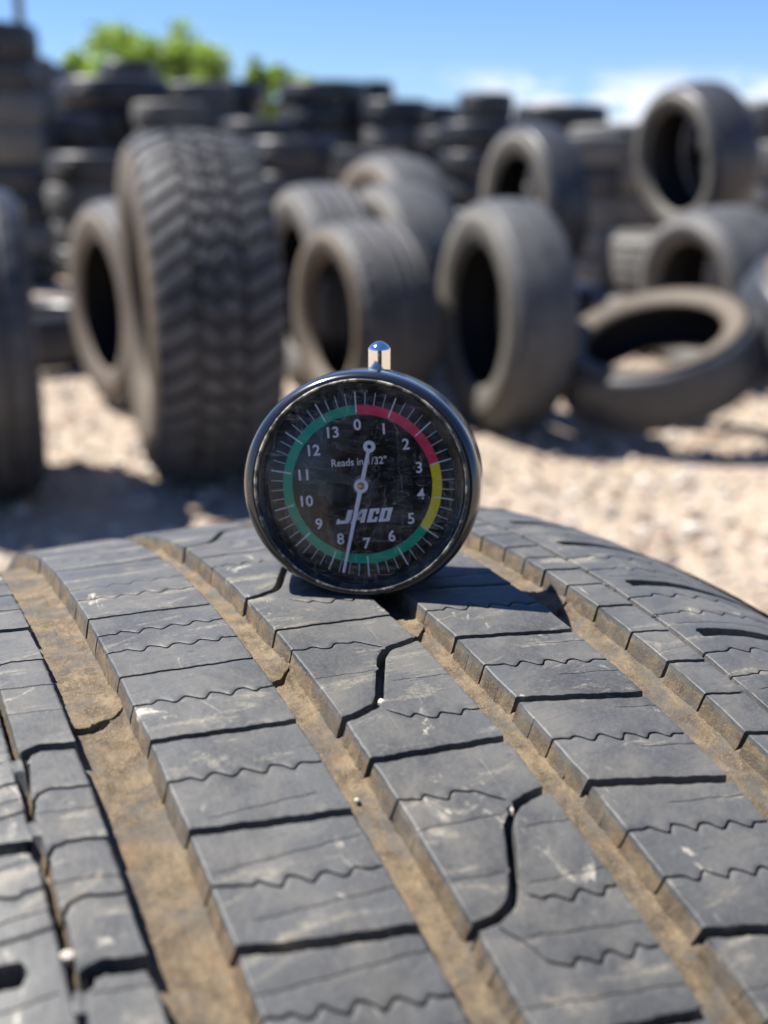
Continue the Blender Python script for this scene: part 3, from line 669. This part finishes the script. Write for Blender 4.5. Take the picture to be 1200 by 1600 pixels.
# ------------------------------------------------------------------ tires in the yard
def tire_meshes(name, D, W, rim, style, n=160):
    """three meshes centred on the hub, axle along x: tread, left side, right side"""
    R = D / 2; hw = W / 2
    cols = 41 if style != 'chevron' else 73
    nn = n if style != 'chevron' else 640
    x = np.linspace(-.46 * W, .46 * W, cols); a = np.linspace(0, 2 * np.pi, nn, endpoint=False)
    A, X = np.meshgrid(a, x, indexing='ij'); q = X / W
    r = R - .016 * (np.abs(q) / .46) ** 2.2 * (R / .33) - .012 * np.clip((np.abs(q) - .38) / .08, 0, 1) ** 2
    g = np.zeros_like(r)
    if style == 'ribs':
        for c in (-.27, -.10, .10, .27): g = np.maximum(g, (np.abs(q - c) < .024).astype(float))
        m = (np.abs(q) > .31) & (((A * 64 / (2 * np.pi) + q * 2) % 1) < .2); g = np.maximum(g, m * .7)
        m = (np.abs(q) < .31) & (((A * 80 / (2 * np.pi) + q * 3) % 1) < .12); g = np.maximum(g, m * .4)
        r = r - .006 * g
    elif style == 'chevron':
        ph = A * 46 / (2 * np.pi)
        out = np.abs(q) > .165
        g = np.where(out, (((ph - q * 3.2) % 1) < .34), (((ph + q * 2.6 + .3 + .5 * (q > 0)) % 1) < .30)).astype(float)
        zig = .035 * np.sign(np.sin(A * 40 + 1))
        g = np.maximum(g, (np.abs(np.abs(q) - .17 + zig * .5) < .016).astype(float)); g = np.maximum(g, ((np.abs(q + zig) < .014) & (np.abs(q) < .1)).astype(float) * .6)
        r = r - .016 * g
    else:
        g = (np.abs(np.abs(q) - .18) < .02).astype(float) * .5; r = r - .003 * g
    V = np.stack([X, r * np.sin(A), r * np.cos(A)], -1).reshape(-1, 3)
    tread = np_mesh(name + '_tread', V, grid_faces(nn, cols, wrap_r=True), {'grime': g.reshape(-1)}, sharp=35)
    rs = R - .028 * (R / .33); sides = []
    h = R - rim
    prof = [(.46, R - .028 * 1.0 if style == 'x' else None)]
    r_edge = R - .016 * (R / .33) - .012
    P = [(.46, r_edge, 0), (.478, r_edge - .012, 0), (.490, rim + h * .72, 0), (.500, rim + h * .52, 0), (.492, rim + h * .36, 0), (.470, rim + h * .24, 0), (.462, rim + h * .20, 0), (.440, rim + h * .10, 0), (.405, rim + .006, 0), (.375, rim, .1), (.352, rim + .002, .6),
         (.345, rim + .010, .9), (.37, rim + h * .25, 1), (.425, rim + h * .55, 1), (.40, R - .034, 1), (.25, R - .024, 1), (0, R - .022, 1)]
    for sg in (-1, 1):
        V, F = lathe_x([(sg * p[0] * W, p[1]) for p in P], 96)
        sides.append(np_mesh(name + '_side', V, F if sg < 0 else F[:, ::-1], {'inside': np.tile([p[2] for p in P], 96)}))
    return tread, sides[0], sides[1]
_cache = {}
def get_meshes(D, W, rim, style, mt, ms):
    key = (round(D, 2), round(W, 2), round(rim, 2), style, mt.name, ms.name)
    if key not in _cache:
        t = tire_meshes('tire', *key[:3], style)
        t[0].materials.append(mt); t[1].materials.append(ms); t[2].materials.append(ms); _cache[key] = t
    return _cache[key]
def put_tire(loc, rot, D, W, rim, style, mt, ms, label, group, spin=0.0, lift=0.0):
    """loc: base point; rot: Matrix giving the axle; the Empty sits at the base"""
    t = get_meshes(D, W, rim, style, mt, ms)
    o = empty('tire', loc, (0, 0, 0), label, 'tire', group)
    mtx = Matrix.Translation((0, 0, lift)) @ rot.to_4x4() @ Matrix.Rotation(spin, 4, 'X')
    for nm, m in (('tread', t[0]), ('sidewall', t[1]), ('sidewall', t[2])):
        link(nm, m, None, o, mtx)
    return o
CP, SP = math.cos(PITCH), math.sin(PITCH)
def at(px, Y, z=0.0):
    """world x of the photo column px (of 1200) at forward distance Y and height z"""
    return (px - 600) / 1700 * (Y * CP - (z - CAM_H) * SP)
def standing(px, Y, D, W, yaw, style, mt, ms, label, lean=0.0, rim=None, z=0.0, group='tires standing upright on the gravel'):
    rim = rim or D * .31
    rot = Matrix.Rotation(R_(yaw), 3, 'Z') @ Matrix.Rotation(R_(lean), 3, 'Y')
    lift = (D / 2) * abs(math.cos(R_(lean))) + W / 2 * abs(math.sin(R_(lean))) * .8
    return put_tire((at(px, Y, z + D / 2), Y, z - .004), rot, D, W, rim, style, mt, ms, label, group, rnd.random() * 6, lift)
def lying(x, Y, z, D, W, style, mt, ms, label, group, rim=None, tilt=(0, 0)):
    rim = rim or D * .31
    rot = Matrix.Rotation(R_(tilt[0]), 3, 'X') @ Matrix.Rotation(R_(tilt[1]), 3, 'Y') @ Matrix.Rotation(R_(90), 3, 'Y')
    lift = W / 2 + D / 2 * (abs(math.sin(R_(tilt[0]))) + abs(math.sin(R_(tilt[1])))) * .9
    return put_tire((x, Y, z), rot, D, W, rim, style, mt, ms, label, group, rnd.random() * 6, lift)

standing(304, 2.70, .83, .30, 18, 'chevron', M_TR_GREY, M_SW_BROWN, 'wide off-road tire with chunky chevron lugs standing on the gravel', rim=.235)
standing(-42, 2.50, .71, .27, 19, 'ribs', M_TR_DARK, M_SW_GREY, 'dark standing tire cut off by the left edge of the photo')
standing(190, 3.52, .645, .17, 32, 'plain', M_TR_GREY, M_SW_BROWN, 'slim standing tire with brown open side just left of the off-road tire')
standing(568, 3.42, .59, .27, 26, 'ribs', M_TR_GREY, M_SW_BROWN, 'brown-rimmed standing tire right behind the chrome plunger of the gauge')
standing(500, 3.85, .69, .24, 22, 'ribs', M_TR_GREY, M_SW_TAN, 'standing tire peeping out between the off-road tire and the brown-rimmed one')
standing(622, 4.05, .69, .25, 24, 'plain', M_TR_GREY, M_SW_TAN, 'smooth grey standing tire, second in the row behind the gauge')
standing(612, 4.75, .79, .27, 28, 'plain', M_TR_GREY, M_SW_BROWN, 'orange-brown standing tire at the far end of the row behind the gauge')
standing(786, 3.20, .66, .20, 17, 'plain', M_TR_GREY, M_SW_TAN, 'big smooth standing tire with black open mouth, right of the gauge')
# tires lying behind it, and the one that stands on them
bx = at(845, 5.05, .3)
lying(bx, 5.05, .0, .66, .22, 'plain', M_TR_BLACK, M_SW_DARK, 'black lying tire half hidden behind the big smooth standing tire', 'tires lying on the gravel')
standing(832, 4.98, .70, .20, 22, 'plain', M_TR_DARK, M_SW_TAN, 'tan-sided tire standing on a black lying tire, behind the big smooth one', z=.215, lean=-3)
# right-hand heap
hx = at(1056, 4.7, .3)
lying(hx - .02, 4.70, .0, .68, .235, 'ribs', M_TR_TAN, M_SW_TAN, 'dust-coated lying tire at the bottom of the low heap at the right', 'tires lying on the gravel')
lying(hx + .01, 4.72, .233, .66, .24, 'ribs', M_TR_TAN, M_SW_TAN, 'dust-coated lying tire on top of the low heap, under the tall ring', 'tires lying on the gravel')
standing(1085, 4.75, .60, .235, 22, 'plain', M_TR_DARK, M_SW_TAN, 'tan-sided tire standing like a ring on the low heap against the sky', z=.462, lean=-9, rim=.195)
standing(1118, 4.0, .60, .29, 24, 'plain', M_TR_GREY, M_SW_GREY, 'grey standing tire behind the tilted brown tire at the right', lean=-6)
# tilted tire leaning on its neighbour at the right
put_tire((at(1026, 3.08, .22), 3.08, -.004), Matrix.Rotation(R_(15), 3, 'X') @ Matrix.Rotation(R_(-16), 3, 'Y') @ Matrix.Rotation(R_(90), 3, 'Y'), .585, .185, .192, 'plain', M_TR_DARK, M_SW_BROWN,
         'tilted brown tire lying half on the gravel with gravel seen through its hole', 'tires lying on the gravel', 0, .228)
put_tire((at(1300, 3.12, .2), 3.12, -.004), Matrix.Rotation(R_(24), 3, 'X') @ Matrix.Rotation(R_(20), 3, 'Y') @ Matrix.Rotation(R_(90), 3, 'Y'), .62, .23, .20, 'plain', M_TR_DARK, M_SW_BROWN,
         'dark grey-sided tire cut off by the right edge, holding up the tilted one', 'tires lying on the gravel', 0, .27)
lying(at(52, 4.35, .1), 4.35, .0, .66, .215, 'plain', M_TR_BLACK, M_SW_DARK, 'black tire lying flat behind the dark tire at the left edge', 'tires lying on the gravel')

# stacks of lying tires at the back: (photo column, distance, tires, diameter, width, look, where it stands, tilt of the top)
ORD = ['topmost', 'second from the top', 'third from the top', 'fourth from the top', 'fifth from the top', 'sixth from the top', 'seventh from the top', 'eighth from the top', 'ninth from the top', 'tenth from the top']
M_TR_PALE = mat_tread('pale_dusty_tread', (0.085, 0.087, 0.087), (0.145, 0.146, 0.14), 0.4); M_SW_PALE = mat_sidewall('pale_dusty_sidewall', (0.13, 0.125, 0.12), (0.20, 0.19, 0.175), (0.30, 0.275, 0.235), 0.5)
LOOK = {'k': (M_TR_BLACK, M_SW_DARK, 'black'), 'd': (M_TR_DARK, M_SW_DARK, 'dark'), 'g': (M_TR_PALE, M_SW_PALE, 'grey'), 't': (M_TR_TAN, M_SW_PALE, 'tan')}
def stack(px, Y, Ds, W, looks, where, z0=0.0):
    z = z0; n = len(Ds)
    for i, D in enumerate(Ds):
        lk = looks[i % len(looks)]; mt, ms, word = LOOK[lk]
        w_ = W * (0.94 + .12 * rnd.random()); w_ = round(w_ / .02) * .02
        lying(at(px, Y, .9) + rnd.uniform(-.035, .035), Y + rnd.uniform(-.03, .03), z, D, w_, 'ribs', mt, ms, f'{word} tire, {ORD[n - 1 - i]} in {where}', 'tires stacked at the back of the yard', tilt=(rnd.uniform(-.8, .8), rnd.uniform(-.8, .8)))
        z += w_ + .004
stack(-16, 7.2, [.66] * 8, .19, 'dgkdtgdk', 'the tallest stack at the left edge')
stack(36, 8.4, [.60] * 7, .205, 'gdtgdg', 'the second stack from the left edge')
stack(70, 11.0, [.66] * 8, .20, 'gdgtgdkk', 'the stack just right of the pole')
stack(98, 8.8, [.64] * 5, .20, 'dgdkd', 'the stack behind the slim brown tire')
stack(180, 10.0, [.98, .98, .98, .98, .98, 1.0], .225, 'kdgdkk', 'the very wide stack under the green tree')
stack(209, 12.2, [.60] * 8, .215, 'dkgdkdkk', 'the narrow stack rising against the tree')
stack(140, 7.9, [.66] * 4, .20, 'dtgd', 'the low stack before the very wide one')
stack(274, 9.4, [.60] * 6, .20, 'tgtggt', 'the first pale stack above the off-road tire')
stack(322, 10.4, [.60] * 7, .20, 'gtgttgg', 'the second pale stack above the off-road tire')
stack(364, 11.2, [.62] * 7, .205, 'kdkkdkk', 'the black stack between the two green trees')
stack(404, 9.2, [.62] * 5, .215, 'dgtgd', 'the stack below the small green tree')
stack(450, 8.0, [.64] * 4, .22, 'kddk', 'the low stack right of the off-road tire')
stack(506, 10.4, [.80] * 7, .20, 'dgdkgdd', 'the broad dark stack left of centre')
stack(523, 8.2, [.60] * 4, .21, 'gtdg', 'the low pale stack before the broad dark one')
stack(582, 11.4, [.62, .62, .62, .62, .62, .62, .46], .215, 'dgkdgdk', 'the mid-yard stack with a small top tire')
stack(618, 10.0, [.60] * 6, .205, 'dgtdgk', 'the stack right of the mid-yard one')
stack(572, 8.6, [.62] * 4, .215, 'gdgt', 'the low stack behind the orange-brown tire')
stack(668, 10.8, [.62] * 6, .205, 'dgtgtd', 'the short stack left of the black tower')
stack(708, 9.6, [.60] * 5, .205, 'kdgkd', 'the dark stack tucked left of the black tower')
stack(752, 8.6, [.66, .66, .66, .64, .64, .42], .205, 'kdkkkd', 'the black tower capped by a narrow tire')
stack(800, 10.6, [.60] * 5, .205, 'dkgdk', 'the dark stack right of the black tower')
stack(868, 9.6, [.78, .78, .76, .76, .80, .78], .195, 'gdgdgd', 'the broad stack behind the tan-sided tire')
stack(908, 7.2, [.58] * 5, .18, 'tggdg', 'the grey stack left of the low heap')
stack(968, 7.4, [.60] * 5, .195, 'tgttg', 'the tan stack behind the low heap')
stack(1004, 9.4, [.62] * 5, .205, 'dkdkd', 'the dark stack left of the ring')
stack(1062, 8.2, [.66] * 5, .205, 'dkdkk', 'the dark stack seen through the ring')
stack(1122, 9.0, [.62] * 5, .205, 'kdkkd', 'the black stack right of the ring')
stack(1172, 7.8, [.60] * 5, .205, 'dgkdg', 'the dark stack near the right edge')
stack(1216, 7.0, [.62] * 5, .22, 'gtggd', 'the grey stack cut by the right edge')

_px, at = at, (lambda px, Y, z=0.0: px)
stack(0.10, -1.05, [.95] * 4, .245, 'kd', 'the stack added behind camera to darken chrome reflections')  # made-up stack out of view, added for dark reflections in plunger and lens
at = _px

# ------------------------------------------------------------------ pole and trees beyond the yard
M_POLE = simple('weathered_pole', (.10, .10, .11), .7, vary=.2, scale=6)
pole = empty('utility_pole', (at(33, 22, 3), 22, 0), (0, 0, 0), 'dark utility pole rising behind the tallest stack at the left', 'pole')
V, F = lathe_z([(.0, 8.5), (.07, 8.5), (.085, 5), (.10, 0)], 16); link('shaft', np_mesh('pole_shaft', V, F), M_POLE, pole)
bm = bmesh.new(); bmesh.ops.create_cube(bm, size=1, matrix=Matrix.Translation((0, -.13, 7.9)) @ Matrix.Diagonal((1.9, .09, .11, 1))); me = bpy.data.meshes.new('crossarm'); bm.to_mesh(me); bm.free(); link('crossarm', me, M_POLE, pole)
bm = bmesh.new()
for xx in (-.8, -.35, .35, .8): bmesh.ops.create_cone(bm, cap_ends=True, segments=10, radius1=.04, radius2=.025, depth=.14, matrix=Matrix.Translation((xx, -.13, 8.025)))
me = bpy.data.meshes.new('insulators'); bm.to_mesh(me); bm.free(); link('insulators', me, M_WHITE, pole)

k = NT('spring_leaves'); hs = k.attr('tone')
k.set(Base_Color=k.ramp(hs, [(0., (.16, .23, .05)), (.5, (.27, .35, .085)), (1., (.37, .44, .14))]), Roughness=.55)
tl = k.n('ShaderNodeBsdfTranslucent'); tl.inputs['Color'].default_value = (.30, .46, .05, 1); ms_ = k.n('ShaderNodeMixShader'); ms_.inputs[0].default_value = .45
k.l(k.b.outputs[0], ms_.inputs[1]); k.l(tl.outputs[0], ms_.inputs[2]); k.l(ms_.outputs[0], k.out.inputs['Surface']); M_LEAF = k.m
M_BARK = simple('bark', (.14, .11, .085), .9, vary=.3, scale=8)
def tree(px, Y, h, spread, lobes, label, seed, n=2600):
    n = int(n * 1.9)
    r = np.random.default_rng(seed); x0 = at(px, Y, h * .6)
    t = empty('tree', (x0, Y, 0), (0, 0, 0), label, 'tree', 'trees beyond the tire yard')
    B = Batch()
    def limb(p0, p1, r0, r1, n_=7):
        p0, p1 = Vector(p0), Vector(p1); ax = (p1 - p0).normalized(); u = ax.orthogonal().normalized(); v = ax.cross(u); V = []
        for s_ in range(6):
            f = s_ / 5; c = p0.lerp(p1, f) + Vector(r.normal(0, .03, 3)) * (f > 0) * (f < 1); rr = r0 + (r1 - r0) * f
            for q in range(n_):
                a = q * 2 * math.pi / n_; V.append(c + (u * math.cos(a) + v * math.sin(a)) * rr)
        F = [[s_ * n_ + q, s_ * n_ + (q + 1) % n_, (s_ + 1) * n_ + (q + 1) % n_, (s_ + 1) * n_ + q] for s_ in range(5) for q in range(n_)]
        B.add(np.array([tuple(q) for q in V]), np.array(F))
    limb((0, 0, 0), (.05, 0, h * .5), .13, .08)
    for (lx, lz, lr) in lobes: limb((.03, 0, h * .38), (lx * spread, r.uniform(-.4, .4), lz * h), .06, .015)
    link('trunk', B.mesh('trunk'), M_BARK, t)
    V = []; F = []; T = []
    clumps = []
    for (lx, lz, lr) in lobes:
        for _ in range(9):
            d = r.normal(0, 1, 3); d /= np.linalg.norm(d); clumps.append((np.array([lx * spread, 0, lz * h]) + d * lr * spread * r.uniform(.3, 1.0) * (1, 1, .8), lr * spread * r.uniform(.22, .42), r.random()))
    for i in range(n):
        c, rad, tn = clumps[r.integers(len(clumps))]
        p = c + np.clip(r.normal(0, .5, 3), -1, 1) * rad
        a = r.normal(0, 1, 3); a /= np.linalg.norm(a); b = np.cross(a, r.normal(0, 1, 3)); b /= np.linalg.norm(b); s_ = r.uniform(.05, .10)
        j = len(V); V += [p - a * s_, p + b * s_ * .55, p + a * s_, p - b * s_ * .55]; F.append([j, j + 1, j + 2, j + 3]); T += [np.clip(tn * .7 + r.random() * .3, 0, 1)] * 4
    link('crown', np_mesh('crown', np.array(V), np.array(F), {'tone': np.array(T)}, smooth=False), M_LEAF, t)
tree(246, 24, 3.6, 1.65, [(-.45, .80, .42), (.1, .84, .45), (.55, .76, .42), (.0, .62, .6), (-.6, .60, .5), (.7, .60, .5), (-.15, .72, .5), (.3, .70, .5)], 'large bright green leafy tree behind the wide black stack', 11, 5200)
tree(140, 26, 3.35, 1.1, [(-.25, .84, .40), (.1, .70, .55), (.75, .66, .6), (-.3, .6, .55), (.4, .55, .6)], 'small bright green tree rising left of the large tree', 12, 2600)
tree(424, 27, 3.15, 1.0, [(-.4, .84, .40), (.25, .82, .45), (.7, .78, .35), (0, .62, .6)], 'pale green tree top above the stacks left of the middle', 13, 2600)
